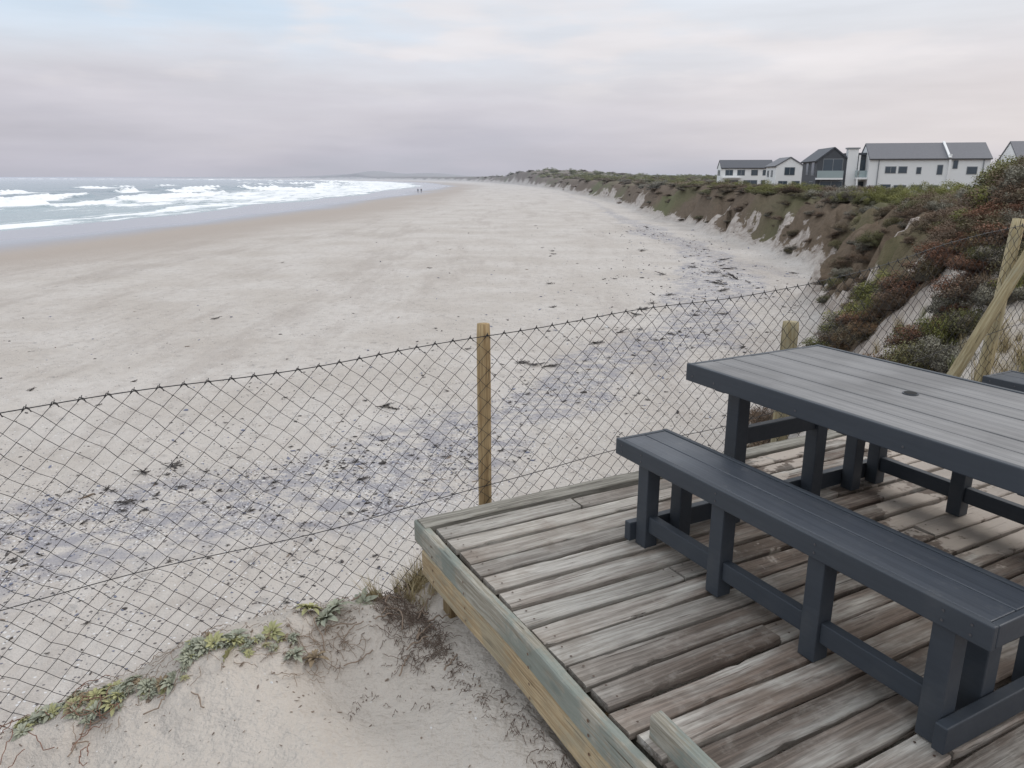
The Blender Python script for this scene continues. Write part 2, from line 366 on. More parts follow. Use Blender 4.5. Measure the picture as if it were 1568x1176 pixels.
protos=[bush('a',mA,seed=1),bush('b',mB,seed=2,twigs=240,nc=22),bush('c',mC,seed=3,twigs=200,nc=26,cs=.22),bush('d',mD,seed=4,hgt=.78,nc=20,cs=.3),bush('e',mB,seed=5,n=2600,twigs=420,hgt=.5),bush('f',mE,seed=6,n=3400,twigs=40,hgt=.3,nc=34)]
N=38000
rr=np.exp(rng.uniform(math.log(6.0),math.log(1000),N)); an=np.radians(rng.uniform(-12,62,N)); px=rr*np.sin(an); py=rr*np.cos(an)
h,r,D,Ds,s,q,k,Wd=height(px,py,True)
dens=ss((D-Wd*.0)/(Wd*.55))*k; dens=np.maximum(dens,ss((px-3.1)/1.8)*ss((q-.8)/1.3)*ss((D-.9)/1.8)*(1-k))
patch=vn(px/2.0,py/2.0,91)
dens=dens*np.where(patch>np.where(r<30,.34,.24),1,.05)
dens=dens*np.where((D/Wd<.8)&(vn(px/2.6,py/4,61)>.60)&(k>.3),.15,1)
dens=dens*np.where((D<60+.15*rr),1,.25)
hm=((px>38)&(px<95)&(py>95)&(py<185)); dens=np.where(hm,dens*.25,dens)
ok=rng.uniform(0,1,N)<dens*.62
px,py,h,rr,k_=px[ok],py[ok],h[ok],rr[ok],k[ok]; DW=(D/Wd)[ok]; patch=patch[ok]
sc_=(.25*(rr/8)**.58)*rng.uniform(.5,1.75,len(px)); sc_=np.where(rr>150,sc_*.75,sc_); sc_=np.where((DW<.9)&(k_>.3),sc_*.65,sc_)
zs=sc_*rng.uniform(.7,1.25,len(px))*np.where(rr>60,.5,.85)
tone=fbm(px/4,py/4,3,95)*1.2+rng.normal(0,.10,len(px))
greenish=(px>7.6)&(rr<26)
idx=np.where(tone<-.10,1,np.where(tone<.02,4,np.where(tone<.11,2,np.where(tone<.2,0,3))))
idx=np.where(greenish&(tone>.04),3,idx); idx=np.where(greenish&(tone>-.05)&(tone<=.04),0,idx); idx=np.where((rr>260)&(tone>-.1),3,idx); idx=np.where((DW<.9)&(k_>.3)&(idx==3),4,idx)
idx=np.where((rr<16)&(patch<.46)&(rng.uniform(0,1,len(px))<.7),5,idx)
rot=np.stack([rng.normal(0,.12,len(px)),rng.normal(0,.12,len(px)),rng.uniform(0,6.28,len(px))],1)
print('SHRUBS',len(px))
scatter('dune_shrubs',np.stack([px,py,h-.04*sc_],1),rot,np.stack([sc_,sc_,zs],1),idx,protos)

# ------------------------------------------------------------------ beach debris
mshell=simple('shell_white',(.62,.60,.58),.5,.2,40); mkelp=simple('kelp_dark',(.06,.05,.045),.6,.3,40); mmus=simple('mussel_blue',(.15,.16,.22),.4,.3,60); mpeb=simple('driftwood_brown',(.20,.15,.11),.7,.3,40)
def lump(mat,seed,ax=(1,1,.4)):
    R=random.Random(seed); bm=bmesh.new(); bmesh.ops.create_icosphere(bm,subdivisions=2,radius=1.)
    for v in bm.verts:
        f=R.uniform(.7,1.2); v.co=Vector((v.co.x*ax[0]*f,v.co.y*ax[1]*f,v.co.z*ax[2]*f))
    me=bpy.data.meshes.new('lump'); bm.to_mesh(me); bm.free(); me.materials.append(mat); return bpy.data.objects.new('lump',me)
def tangle(mat,seed,n=14):
    R=random.Random(seed); V=[];F=[]
    for i in range(n):
        a=R.uniform(0,6.28); p=Vector((R.uniform(-.4,.4),R.uniform(-.4,.4),.05)); wv=R.uniform(.03,.09)
        for j in range(6):
            d=Vector((math.cos(a),math.sin(a),0)); sd=Vector((-d.y,d.x,0))*wv*(1-j/8); zz_=.12+.1*R.random()
            V+=[p-sd,p+sd+Vector((0,0,zz_*.5)),]
            if j: b=len(V); F.append((b-4,b-3,b-1,b-2))
            p=p+d*.22+Vector((0,0,R.uniform(-.06,.08))); a+=R.uniform(-.7,.7)
    return mesh_obj('t',V,F,mat,linkit=False)
N=90000
rr=np.exp(rng.uniform(math.log(5),math.log(90),N)); an=np.radians(rng.uniform(-55,45,N)); px=rr*np.sin(an); py=rr*np.cos(an)
h,r,D,Ds,s,q,k,Wd=height(px,py,True)
bnd=np.exp(-((D+5.1+2.2*fbm(px/4,py/4,3,65))/1.4)**2)
dn=1.0*bnd*(1+.5*ss((-px)/8))+.19*ss((D+15)/8)*ss((1.5-D)/1.5)+.03*ss((D+40)/25)
dn+=.5*np.exp(-((px-12)/4.5)**2-((py-43)/9)**2)*(vn(px/1.5,py/4,67)>.5)
dn*=.2+1.2*ss((vn(px/1.1,py/1.1,99)-.38)/.25); dn*=(q>.8)*(D<1.5)
ok=rng.uniform(0,1,N)<dn*.62
px,py,h,rr,bnd=px[ok],py[ok],h[ok],rr[ok],bnd[ok]; n=len(px); print('DEBRIS',n)
idx=rng.choice([0,1,2,3,4],n,p=[.22,.38,.26,.07,.07])
sz=.0095*(rr/8)**.75*np.exp(rng.normal(0,.45,n)); sz=np.where(idx==4,sz*2.8,sz)
ex=np.array([(-3.15,17.9,.22),(-2.9,17.7,.14),(.7,22.2,.3),(1.2,22.0,.25),(.3,22.5,.2),(-6.7,13.9,.2),(-7.1,13.5,.14),(5.6,32,.3),(5.1,30.6,.25),(6.3,33.5,.3),(4.,27,.25),(11,40,.4),(12.5,42,.45),(12,45,.4),(10.5,37.5,.35),(13.5,47,.45),(14.5,52,.5),(7.6,36,.3),(2.9,25.2,.22),(8.8,44,.4),(-12,30,.2),(2,40,.25)])
eh=height(ex[:,0],ex[:,1])
px=np.concatenate([px,ex[:,0]]);py=np.concatenate([py,ex[:,1]]);h=np.concatenate([h,eh]);sz=np.concatenate([sz,ex[:,2]]);idx=np.concatenate([idx,np.full(len(ex),4)]); n=len(px)
rot=np.stack([rng.normal(0,.25,n),rng.normal(0,.25,n),rng.uniform(0,6.28,n)],1)
scatter('beach_shells_and_kelp',np.stack([px,py,h+np.minimum(sz*.2,.01)],1),rot,np.stack([sz,sz,np.minimum(sz,.12+sz*.2)],1),idx,[lump(mshell,1,(1,.7,.35)),lump(mkelp,2,(1.3,.6,.4)),lump(mmus,3,(1.3,.7,.35)),lump(mpeb,4,(2.4,.35,.3)),tangle(mkelp,5,22)])

# ------------------------------------------------------------------ wood materials
def woodmat(name,light,dark,accent=None,axis=0,sandy=False,green=0.):
    m,t,b=newmat(name); oc=t.add('ShaderNodeTexCoord').outputs['Object']; rnd=t.attr('rnd')
    off=t.add('ShaderNodeCombineXYZ'); 
    for i in range(3): t.put(off.inputs[i],t.m('MULTIPLY',rnd,13.7*(i+1)))
    va=t.add('ShaderNodeVectorMath',operation='ADD'); t.put(va.inputs[0],oc); t.put(va.inputs[1],off.outputs[0]); p=va.outputs[0]
    wv=t.noise(t.mapping(p,[5 if i!=axis else 1.6 for i in range(3)]),1.,2,.5,out=1); ws=t.add('ShaderNodeVectorMath',operation='SCALE'); t.put(ws.inputs[0],wv); ws.inputs['Scale'].default_value=.035
    pw=t.add('ShaderNodeVectorMath',operation='ADD'); t.put(pw.inputs[0],p); t.put(pw.inputs[1],ws.outputs[0]); pw=pw.outputs[0]
    sc1=[80,80,80]; sc1[axis]=2.6; sc2=[260,260,260]; sc2[axis]=8; sc3=[11,11,11]; sc3[axis]=2.; sc4=[110,110,110]; sc4[axis]=1.3
    n1=t.noise(t.mapping(pw,sc1),1.,5,.65); n2=t.noise(t.mapping(pw,sc2),1.,3,.6); n3=t.noise(t.mapping(p,sc3),1.,4,.6); n4=t.noise(t.mapping(pw,sc4),1.,2,.5)
    c=t.mix(t.rng(n1,.36,.62),dark,light); c=t.mix(t.m('MULTIPLY',t.rng(n2,.48,.68),.45),c,tuple(v*.55 for v in dark))
    c=t.mix(t.m('MULTIPLY',t.rng(n3,.5,.78),.5),c,tuple(v*.6 for v in dark))
    c=t.mix(t.m('MULTIPLY',t.rng(n3,.45,.28),.4),c,tuple(min(1,v*1.3) for v in light))
    crack=t.rng(n4,.315,.28); c=t.mix(t.m('MULTIPLY',crack,.9),c,(.03,.025,.02))
    kv=t.vor(t.mapping(p,[8 if i!=axis else 2.6 for i in range(3)]),1.); kn=t.m('MULTIPLY',t.rng(kv.outputs['Distance'],.17,.06),t.m('GREATER_THAN',t.sepx(kv.outputs['Color'])[0],.6))
    c=t.mix(t.m('MULTIPLY',kn,.75),c,tuple(v*.35 for v in dark))
    tone=t.attr('tone')
    if accent:
        c=t.mix(t.m('MULTIPLY',tone,t.rng(n3,.25,.6)),c,t.mix(t.rng(n1,.35,.65),tuple(v*.5 for v in accent),accent))
        stn=t.rng(t.noise(oc,1.7,5,.7),.50,.62); c=t.mix(t.m('MULTIPLY',stn,.42),c,(.20,.155,.12))
    br=t.m('ADD',.70,t.m('MULTIPLY',rnd,.48)); c=t.mix(1.,c,br,'MULTIPLY')
    if green: c=t.mix(t.m('MULTIPLY',t.rng(t.m('ADD',t.noise(p,3.,5,.7),t.m('MULTIPLY',t.m('SUBTRACT',n1,.5),.5)),.44,.58),green),c,(.20,.235,.21))
    if sandy:
        sn=t.noise(oc,2.1,5,.65); fine=t.noise(oc,14,4,.7)
        sm=t.rng(t.m('ADD',t.m('ADD',sn,t.m('MULTIPLY',fine,.22)),t.attr('sandw')),.635,.675)
        c=t.mix(t.m('MULTIPLY',sm,.88),c,(.48,.415,.355))
        c=t.mix(t.m('MULTIPLY',t.rng(fine,.5,.7),.25),c,(.46,.42,.37))
    t.put(b.inputs['Base Color'],c); b.inputs['Roughness'].default_value=.78; b.inputs['Specular IOR Level'].default_value=.25
    hh=t.m('ADD',t.m('MULTIPLY',n1,1.),t.m('MULTIPLY',n2,.5)); hh=t.m('SUBTRACT',hh,t.m('MULTIPLY',crack,1.2)); t.put(b.inputs['Normal'],t.bump(hh,.8,.006))
    return m
wdeck=woodmat('weathered_deck_wood',(.55,.52,.47),(.345,.315,.275),accent=(.23,.175,.14),axis=0,sandy=True)
wfas=woodmat('weathered_fascia_wood',(.42,.395,.335),(.25,.225,.175),axis=1,green=.7)
wfasy=woodmat('bare_yellow_wood',(.48,.38,.24),(.31,.225,.13),axis=1,green=.35)
wedge=woodmat('weathered_edge_wood',(.36,.34,.295),(.19,.175,.145),axis=0)
wpost=woodmat('treated_post_wood',(.42,.31,.17),(.27,.18,.09),axis=2)
wpost2=woodmat('pale_post_wood',(.50,.42,.26),(.33,.26,.14),axis=2,green=.25)

# ------------------------------------------------------------------ deck
deck=empty('wooden_deck',(0,0,0),A)
DZ=-1.58
V=[];F=[];RN=[];TN=[];SW=[]
def board(x0,x1,yc,wd,zt,th,rnd,toneb,tilt=0,skew=0):
    n=max(3,int((x1-x0)/.04)); b0=len(V); ph=random.uniform(0,100); w1=0;w2=0
    for i in range(n+1):
        f=i/n; x=x0+(x1-x0)*f
        w1=w1*.8+random.gauss(0,.0009); w2=w2*.8+random.gauss(0,.0009)
        e1=.0025*math.sin(x*7+ph)+w1; e2=.0025*math.sin(x*6+ph*2)+w2
        if random.random()<.03: e1-=random.uniform(.003,.010)
        if random.random()<.03: e2-=random.uniform(.003,.010)
        if i in(0,n): e1+=random.uniform(-.004,0)
        zc=zt+.0025*math.sin(x*2.3+ph)+skew*(f-.5); hw=wd/2; bv=.005
        xx=x+(random.uniform(-.006,.004) if i in(0,n) else 0)
        pr=[(-hw-e1,-th),(-hw-e1,-bv),(-hw-e1+bv,0),(-hw*.3,-.0012),(hw*.3,-.0012),(hw+e2-bv,0),(hw+e2,-bv),(hw+e2,-th)]
        for (yy,z_) in pr:
            V.append((xx,yc+yy,zc+z_+tilt*yy))
            tn=toneb+.6*max(0,min(1,(x-1.9)/1.4)); tn+=.7*max(0,min(1,((x-1.2)-(yc-1.9)*1.2)/.8))
            RN.append(rnd); TN.append(max(0,min(1,tn)))
            SW.append(-.24+.20*max(0,min(1,(x-1.9)/1.2))+.05*max(0,min(1,(2.3-yc)/1.))+.09*max(0,min(1,(x-2.7)/.6)))
    m=8
    for i in range(n):
        for j in range(m):
            a=b0+i*m+j; b=b0+i*m+(j+1)%m; F.append((a,b,b+m,a+m))
    F.append(tuple(b0+j for j in range(m-1,-1,-1))); F.append(tuple(b0+n*m+j for j in range(m)))
yc=2.93; nails=[]
while yc>.0:
    wd=random.uniform(.100,.116); x=1.182+random.uniform(-.003,.016); tb=random.choice([0,0,.05,.2,.4])
    while x<7.4:
        L=random.choice([2.1,2.7,3.2,1.5,2.4]) if x>1.3 else random.choice([.75,1.45,2.6,3.4,2.0])
        x1=min(x+L,7.5); zt=DZ+random.uniform(-.007,.005)
        board(x,x1-.006,yc,wd,zt,.028,random.random(),tb+random.uniform(-.05,.2),random.uniform(-.05,.05),random.uniform(-.008,.008))
        for xn in(x+.045,x1-.05):
            for yn in(-.03,.03): nails.append((xn,yc+yn,zt))
        x=x1+.006; tb=random.choice([0,.1,.25,.4,.7])
    yc-=wd+random.uniform(.016,.026)
ob=mesh_obj('deck_boards',V,F,wdeck,deck); addattr(ob.data,'rnd',RN); addattr(ob.data,'tone',TN); addattr(ob.data,'sandw',SW)
V=[];F=[]
for (xn,yn,zn) in nails:
    b0=len(V)
    for j in range(7):
        a=j*6.283/7; V.append((xn+.0045*math.cos(a),yn+.0045*math.sin(a),zn+.004))
    F.append(tuple(range(b0,b0+7)))
mnail=simple('rusty_nail',(.08,.05,.035),.6,.2,50); mesh_obj('nail_heads',V,F,mnail,deck)
def plank(name,p0,p1,wd,th,mat,parent,rnd=None,n=24,jit=.004):
    p0=Vector(p0);p1=Vector(p1); d=(p1-p0); L=d.length; d.normalize(); up=Vector((0,0,1)); sd=d.cross(up).normalized(); up=sd.cross(d)
    V=[];F=[]; bv=min(.006,wd*.2); ph=random.uniform(0,50)
    for i in range(n+1):
        f=i/n; c=p0+d*L*f; o1=jit*math.sin(f*9+ph); o2=jit*.7*math.sin(f*13+ph*2)+random.uniform(-jit,jit)*.25
        a,b_=wd/2,th/2
        for (u,v) in[(-a,-b_+bv),(-a,b_-bv),(-a+bv,b_),(a-bv,b_),(a,b_-bv),(a,-b_+bv),(a-bv,-b_),(-a+bv,-b_)]:
            V.append(c+sd*(u+o1)+up*(v+o2))
    for i in range(n):
        for j in range(8):
            a=i*8+j;b=i*8+(j+1)%8; F.append((a,a+8,b+8,b))
    F.append(tuple(range(8))); F.append(tuple(n*8+j for j in range(7,-1,-1)))
    o=mesh_obj(name,V,F,mat,parent); r_=random.random() if rnd is None else rnd
    addattr(o.data,'rnd',[r_]*len(V)); addattr(o.data,'tone',[0]*len(V)); addattr(o.data,'sandw',[-1]*len(V)); return o
plank('far_edge_beam',(1.14,3.055,DZ-.02),(7.5,3.055,DZ-.02),.10,.06,wedge,deck,rnd=.55,n=90,jit=.006)
plank('side_fascia_upper',(1.152,3.12,DZ-.055),(1.152,1.15,DZ-.055),.042,.11,wfas,deck,rnd=.7,n=60,jit=.004)
plank('side_fascia_lower',(1.150,3.02,DZ-.175),(1.150,.9,DZ-.175),.040,.128,wfasy,deck,rnd=.9,n=60,jit=.004)
plank('raised_end_plank',(1.245,1.44,DZ-.01),(1.245,.3,DZ-.01),.045,.17,wfas,deck,rnd=.6,n=40,jit=.003)
for i,x in enumerate((1.24,1.9,2.6,3.3,4.0,4.8,5.6,6.4)):
    plank('joist_%d'%i,(x,3.0,DZ-.10),(x,.05,DZ-.10),.05,.13,wedge,deck,rnd=.2)
for i,(x,y_) in enumerate(((1.25,2.93),(1.25,1.6),(3.3,2.93),(5.6,2.93))):
    o=box('support_post_%d'%i,x-.045,x+.045,y_-.045,y_+.045,DZ-1.0,DZ-.05,wpost,deck,.006)
mbolt=simple('rusty_bolt',(.13,.07,.04),.6,.3,60)
V=[];F=[]
for yy in(2.9,2.55,2.0,1.62,1.3):
    for zc_ in(-.035,-.085,-.15,-.205):
        b0=len(V)
        for j in range(8):
            a=j*6.283/8; V.append((1.1235,yy+.006*math.cos(a)+zc_*.1,DZ+zc_+.006*math.sin(a)))
        F.append(tuple(range(b0,b0+8)))
mesh_obj('fascia_bolts',V,F,mbolt,deck)

# ------------------------------------------------------------------ picnic tables
mt,t,b=newmat('charcoal_composite'); oc=t.add('ShaderNodeTexCoord').outputs['Object']
n=t.noise(t.mapping(oc,(60,6,60)),1.,4,.6); n2=t.noise(oc,5,4,.6)
c=t.mix(n,(.028,.035,.045),(.046,.055,.068)); c=t.mix(t.m('MULTIPLY',t.rng(n2,.5,.8),.35),c,(.095,.095,.095)); t.put(b.inputs['Base Color'],c)
t.put(b.inputs['Roughness'],t.rng(n2,.3,.7,.42,.6)); t.put(b.inputs['Normal'],t.bump(n,.2,.002))
def topmat(name,c0,c1,r0,r1,spot=.25):
    m,t,b=newmat(name); oc=t.add('ShaderNodeTexCoord').outputs['Object']; g=t.add('ShaderNodeNewGeometry').outputs['Position']; oi=t.add('ShaderNodeObjectInfo').outputs['Random']
    n=t.noise(t.mapping(g,(20,20,20)),1.,5,.7); st=t.noise(t.mapping(oc,(130,2.2,30)),1.,4,.6); bl=t.noise(g,2.5,4,.6)
    c=t.mix(t.rng(st,.3,.7),c0,c1); c=t.mix(t.m('MULTIPLY',t.rng(bl,.4,.7),.4),c,tuple(v*.62 for v in c0))
    c=t.mix(t.m('MULTIPLY',t.rng(n,.55,.75),spot),c,(.20,.19,.18)); c=t.mix(1.,c,t.m('ADD',.84,t.m('MULTIPLY',oi,.32)),'MULTIPLY')
    sp=t.vor(g,5.); sk=t.m('MULTIPLY',t.rng(sp.outputs['Distance'],.10,.04),t.m('GREATER_THAN',t.sepx(sp.outputs['Color'])[1],.72)); c=t.mix(t.m('MULTIPLY',sk,.35),c,(.35,.34,.33))
    t.put(b.inputs['Base Color'],c); t.put(b.inputs['Roughness'],t.rng(bl,.3,.7,r0,r1)); t.put(b.inputs['Normal'],t.bump(st,.3,.002)); return m
mtt=topmat('worn_skylit_table_top',(.13,.128,.128),(.21,.203,.20),.42,.6,.35)  # weathered top; sky reflection is also lightened into its base colour
mbt=topmat('worn_bench_top',(.045,.053,.066),(.070,.079,.095),.28,.46)
mscr=simple('dark_steel_screw',(.12,.12,.13),.4,.1,50,metal=.6); mhole=simple('hole_shade_black',(.006,.006,.006),.9,.1)
def cyl(name,loc,r,hh,mat,parent,rot=(0,0,0),seg=14):
    bm=bmesh.new(); bmesh.ops.create_cone(bm,cap_ends=True,segments=seg,radius1=r,radius2=r,depth=hh)
    me=bpy.data.meshes.new(name); bm.to_mesh(me); bm.free(); me.materials.append(mat); o=bpy.data.objects.new(name,me); o.location=loc; o.rotation_euler=rot; return link(o,parent)
def picnic(a,b_,name='picnic_table'):
    wx,wy=loc2w(a,b_); P=empty(name,(wx,wy,DZ+.002),A)
    HL=.835
    n=7; x0,x1=-.408,.408; wp=(x1-x0)/n
    for i in range(n):
        box('top_plank_%d'%i,x0+i*wp+.002,x0+(i+1)*wp-.002,-HL+.024,HL-.024,.722,.75+random.uniform(-.001,.0015),mtt,P,.004)
    for sx in(-1,1): box('top_edge_%s'%('l' if sx<0 else 'r'),*sorted((sx*.410,sx*.432)),-HL,HL,.672,.753,mt,P,.004)
    for sy in(-1,1): box('top_end_%s'%('n' if sy<0 else 'f'),-.4085,.4085,*sorted((sy*(HL-.0225),sy*HL)),.676,.751,mt,P,.004)
    for sy in(-.65,0,.65): box('top_batten_%d'%int(sy*100),-.395,.395,sy-.03,sy+.03,.655,.7205,mt,P,.003)
    cyl('parasol_hole_rim',(.02,.03,.7515),.030,.003,mt,P,seg=28); cyl('parasol_hole_dark_disc',(.02,.03,.7535),.024,.0015,mhole,P,seg=28)  # flat black disc paints the dark inside of the hole; top not pierced
    for sx in(-1,1):
        xa,xb=(-.815,-.53) if sx<0 else(.53,.815); wp=(xb-xa-.048)/2
        for i in range(2): box('seat_plank_%d_%d'%(sx,i),xa+.024+i*wp+.0015,xa+.024+(i+1)*wp-.0015,-HL+.024,HL-.024,.424,.4495,mbt,P,.004)
        box('seat_rim_a_%d'%sx,xa,xa+.0225,-HL,HL,.378,.452,mt,P,.004); box('seat_rim_b_%d'%sx,xb-.0225,xb,-HL,HL,.378,.452,mt,P,.004)
        for sy in(-1,1): box('seat_end_%d_%d'%(sx,sy),xa+.0235,xb-.0235,*sorted((sy*(HL-.0225),sy*HL)),.380,.4505,mt,P,.004)
        xo=sx*.765; xi=sx*.575
        for j,yy in enumerate((.65,.195,-.265,-.70)):
            box('seat_leg_%d_%d'%(sx,j),xo-.034,xo+.034,yy-.034,yy+.034,.0,.423,mt,P,.004)
            if j in(0,3): box('seat_inner_leg_%d_%d'%(sx,j),xi-.034,xi+.034,yy-.034,yy+.034,.0,.423,mt,P,.004)
        ys=(.65,.195,-.265,-.70)
        for j in range(3): box('seat_rail_%d_%d'%(sx,j),xo-.019,xo+.019,ys[j+1]+.0345,ys[j]-.0345,.075,.15,mt,P,.003)
        for j,yy in enumerate((.65,-.70)):
            box('table_leg_%d_%d'%(sx,j),sx*.27-.036,sx*.27+.036,yy-.036,yy+.036,0.,.654,mt,P,.004)
    for j,(yy,o) in enumerate(((.65,1),(-.70,-1))):
        yb=yy+o*.0365
        box('foot_beam_%d'%j,-.83,.83,*sorted((yb,yb+o*.038)),.012,.10,mt,P,.004)
        box('cross_brace_%d'%j,-.233,.233,yy-.02,yy+.02,.385,.465,mt,P,.004)
    for i,yy in enumerate((-.78,-.70,-.265,.195,.65,.79)):
        for zz_ in(.40,.43): cyl('screw_%d_%d'%(i,int(zz_*100)),(-.8155,yy,zz_),.004,.003,mscr,P,(0,math.pi/2,0),8)
        cyl('screw_t%d'%i,(-.4325,yy,.70),.0045,.003,mscr,P,(0,math.pi/2,0),8)
    return P
picnic(2.72,1.755); picnic(5.27,1.64)

# ------------------------------------------------------------------ fence
fence=empty('wire_mesh_fence',(P0[0],P0[1],0),A)
mwire=simple('dark_fence_wire',(.030,.028,.028),.5,.3,30,metal=.2)
def ztop(s): 
    return float(np.interp(s,[-5,-2,0,1,2.18,3.2,4,4.5,7],[-1.02,-.845,-.745,-.70,-.635,-.51,-.385,-.335,-.2]))+.010*math.sin(s*2.1)-.006*math.sin(s*5)
def curve(name,paths,rad,mat,parent,res=1):
    cu=bpy.data.curves.new(name,'CURVE'); cu.dimensions='3D'; cu.bevel_depth=rad; cu.bevel_resolution=res
    for p in paths:
        sp=cu.splines.new('POLY'); sp.points.add(len(p)-1)
        for i,v in enumerate(p): sp.points[i].co=(*v,1)
    cu.materials.append(mat); return link(bpy.data.objects.new(name,cu),parent)
wc_=.046; hh=.086; paths=[]
for i in range(int(-4.8/wc_),int(6.6/wc_)):
    pth=[]; s0=i*wc_
    nrow=int(1.38/hh*2)
    for j in range(nrow+1):
        sx=s0+(wc_ if (j+i)%2 else 0); 
        wx=.006*math.sin(sx*9.1+j*.7)+.004*math.sin(sx*23+j*1.9); wz=.005*math.sin(sx*13+j*1.1)
        bul=.025*math.sin(sx*1.7)*math.sin(j/nrow*3.1)
        zt=ztop(sx)
        if j==0: pth.append((sx+.004,.004,zt+.012))
        pth.append((sx+wx*min(1,j/3),bul+(.002 if i%2 else -.002),zt-j*hh/2+wz*min(1,j/3)))
    paths.append(pth)
curve('chain_link_mesh',paths,.0018,mwire,fence,0)
def wirepath(dz,sag=.0):
    return [[(s,.006,ztop(s)+dz+sag*math.sin(s*3)) for s in np.arange(-4.8,6.6,.1)]]
curve('top_strand',wirepath(-.004),.0022,mwire,fence); curve('middle_strand',wirepath(-.79,.006),.0020,mwire,fence); curve('bottom_strand',wirepath(-1.37),.0018,mwire,fence)
tp=[]
for s_ in np.arange(-4.6,6.4,.092): tp.append([(s_-.014,.0,ztop(s_)-.012),(s_-.004,-.005,ztop(s_)+.007),(s_+.008,.006,ztop(s_)-.002),(s_+.016,0,ztop(s_)-.018)])
curve('wire_ties',tp,.0022,mwire,fence)
def pole(name,p0,p1,r0,r1,mat,parent,seg=18,n=26):
    p0=Vector(p0);p1=Vector(p1); d=(p1-p0); L=d.length; V=[];F=[]; ph=random.uniform(0,30)
    for i in range(n+1):
        f=i/n; r_=(r0+(r1-r0)*f)*(1+.02*math.sin(f*11+ph)); 
        if i==n: r_*=.93
        for j in range(seg):
            a=j*6.283185/seg; V.append((r_*math.cos(a)*(1+.03*math.sin(a*2+ph)),r_*math.sin(a),L*f))
    V.append((0,0,L+.003)); 
    for i in range(n):
        for j in range(seg):
            a=i*seg+j;b=i*seg+(j+1)%seg; F.append((a,b,b+seg,a+seg))
    for j in range(seg): F.append((n*seg+j,n*seg+(j+1)%seg,len(V)-1))
    o=mesh_obj(name,V,F,mat,parent,smooth=True); rv=random.random(); addattr(o.data,'rnd',[rv]*len(V)); addattr(o.data,'tone',[0]*len(V))
    o.location=p0; o.rotation_mode='QUATERNION'; o.rotation_quaternion=d.to_track_quat('Z','Y'); return o
pole('fence_post',(0,.045,-2.3),(0,.045,-.695),.036,.035,wpost,fence)
pole('corner_post',(4.30,.06,-2.),(4.47,.06,-.30),.05,.045,wpost2,fence)
pole('corner_brace',(3.72,-.02,-1.55),(4.47,-.06,-.52),.045,.04,wpost2,fence)
pole('stub_post',(2.25,.14,-2.2),(2.25,.14,-.90),.055,.052,wpost2,fence)

# ------------------------------------------------------------------ plants
def grassproto(mat,seed,n=70,hgt=1.,spread=.5):
    R=random.Random(seed); V=[];F=[];rn=[]
    for i in range(n):
        a=R.uniform(0,6.28); bx,by=R.gauss(0,.09),R.gauss(0,.09); L=hgt*R.uniform(.5,1.1); lean=R.uniform(.1,spread)*L; w_=.009; rv=R.random()
        sd=Vector((-math.sin(a),math.cos(a),0))*w_; bend=R.uniform(.5,1.6)
        for j in range(6):
            f=j/5; p=Vector((bx+math.cos(a)*lean*f**(1+bend),by+math.sin(a)*lean*f**(1+bend),L*(f-.25*f*f*bend*spread)))
            V+=[p-sd*(1-f*.9),p+sd*(1-f*.9)]; rn+=[rv,rv]
            if j: b=len(V); F.append((b-4,b-3,b-1,b-2))
    o=mesh_obj('g',V,F,mat,linkit=False); addattr(o.data,'rnd',rn); addattr(o.data,'deep',[0]*len(V)); return o
mg1=leafmat('dry_grass',(.30,.235,.125),(.46,.385,.23),(.26,.21,.12)); mg2=leafmat('green_grass',(.13,.16,.06),(.28,.28,.12),(.24,.21,.10))
gp=[grassproto(mg1,1),grassproto(mg2,2),grassproto(mg1,3,40,.8,.9)]
pts=[];sz=[];ix=[]
def tuft(s_,q_,sc1,k_):
    xx,yy=fen(s_,q_); pts.append((xx,yy,0)); sz.append(sc1); ix.append(k_)
for i in range(20): tuft(random.gauss(-.46,.08),random.gauss(.0,.10),random.uniform(.10,.24),random.choice([0,2,2]))
for i in range(70): tuft(random.uniform(1.0,2.9),random.uniform(.12,1.1),random.uniform(.16,.42),random.choice([0,1,2,0]))
for i in range(150): tuft(random.uniform(2.6,6.5),random.uniform(.1,2.2),random.uniform(.14,.38),random.choice([0,1,2,0]))
for i in range(110): tuft(random.uniform(3.5,9),random.uniform(2.,7),random.uniform(.15,.4),random.choice([0,1,2]))
for i in range(24): tuft(random.uniform(.5,1.1),random.uniform(.05,.4),random.uniform(.10,.24),random.choice([0,1,2]))
pts=np.array(pts); pts[:,2]=height(pts[:,0],pts[:,1])-.01; n=len(pts); sz=np.array(sz)
scatter('dune_grass',pts,np.stack([rng.normal(0,.2,n),rng.normal(0,.2,n),rng.uniform(0,6.28,n)],1),np.stack([sz]*3,1),ix,gp)
def rosette(mat,seed,n=26):
    R=random.Random(seed); V=[];F=[];rn=[];dp=[]
    for i in range(n):
        a=i*2.4+R.uniform(-.2,.2); u=i/n; el_=.2+1.1*u; L=(1.-.6*u)*R.uniform(.8,1.15); sd0=Vector((-math.sin(a),math.cos(a),0)); rv=.25+.6*u*R.uniform(.6,1.1)
        for j in range(6):
            f=j/5; wv=.14*L*(.5+1.1*f)*(1-f**4)+.012; rad=.08+L*f*math.cos(el_-f*.35); zz_=.1+L*f*math.sin(el_-f*.5)
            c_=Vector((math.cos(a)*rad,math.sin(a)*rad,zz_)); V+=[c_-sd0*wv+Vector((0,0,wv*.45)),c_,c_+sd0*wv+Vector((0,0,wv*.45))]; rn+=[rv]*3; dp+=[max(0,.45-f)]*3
            if j: b=len(V); F+=[(b-6,b-5,b-2,b-3),(b-5,b-4,b-1,b-2)]
    o=mesh_obj('r',V,F,mat,linkit=False,smooth=True); addattr(o.data,'rnd',rn); addattr(o.data,'deep',dp); return o
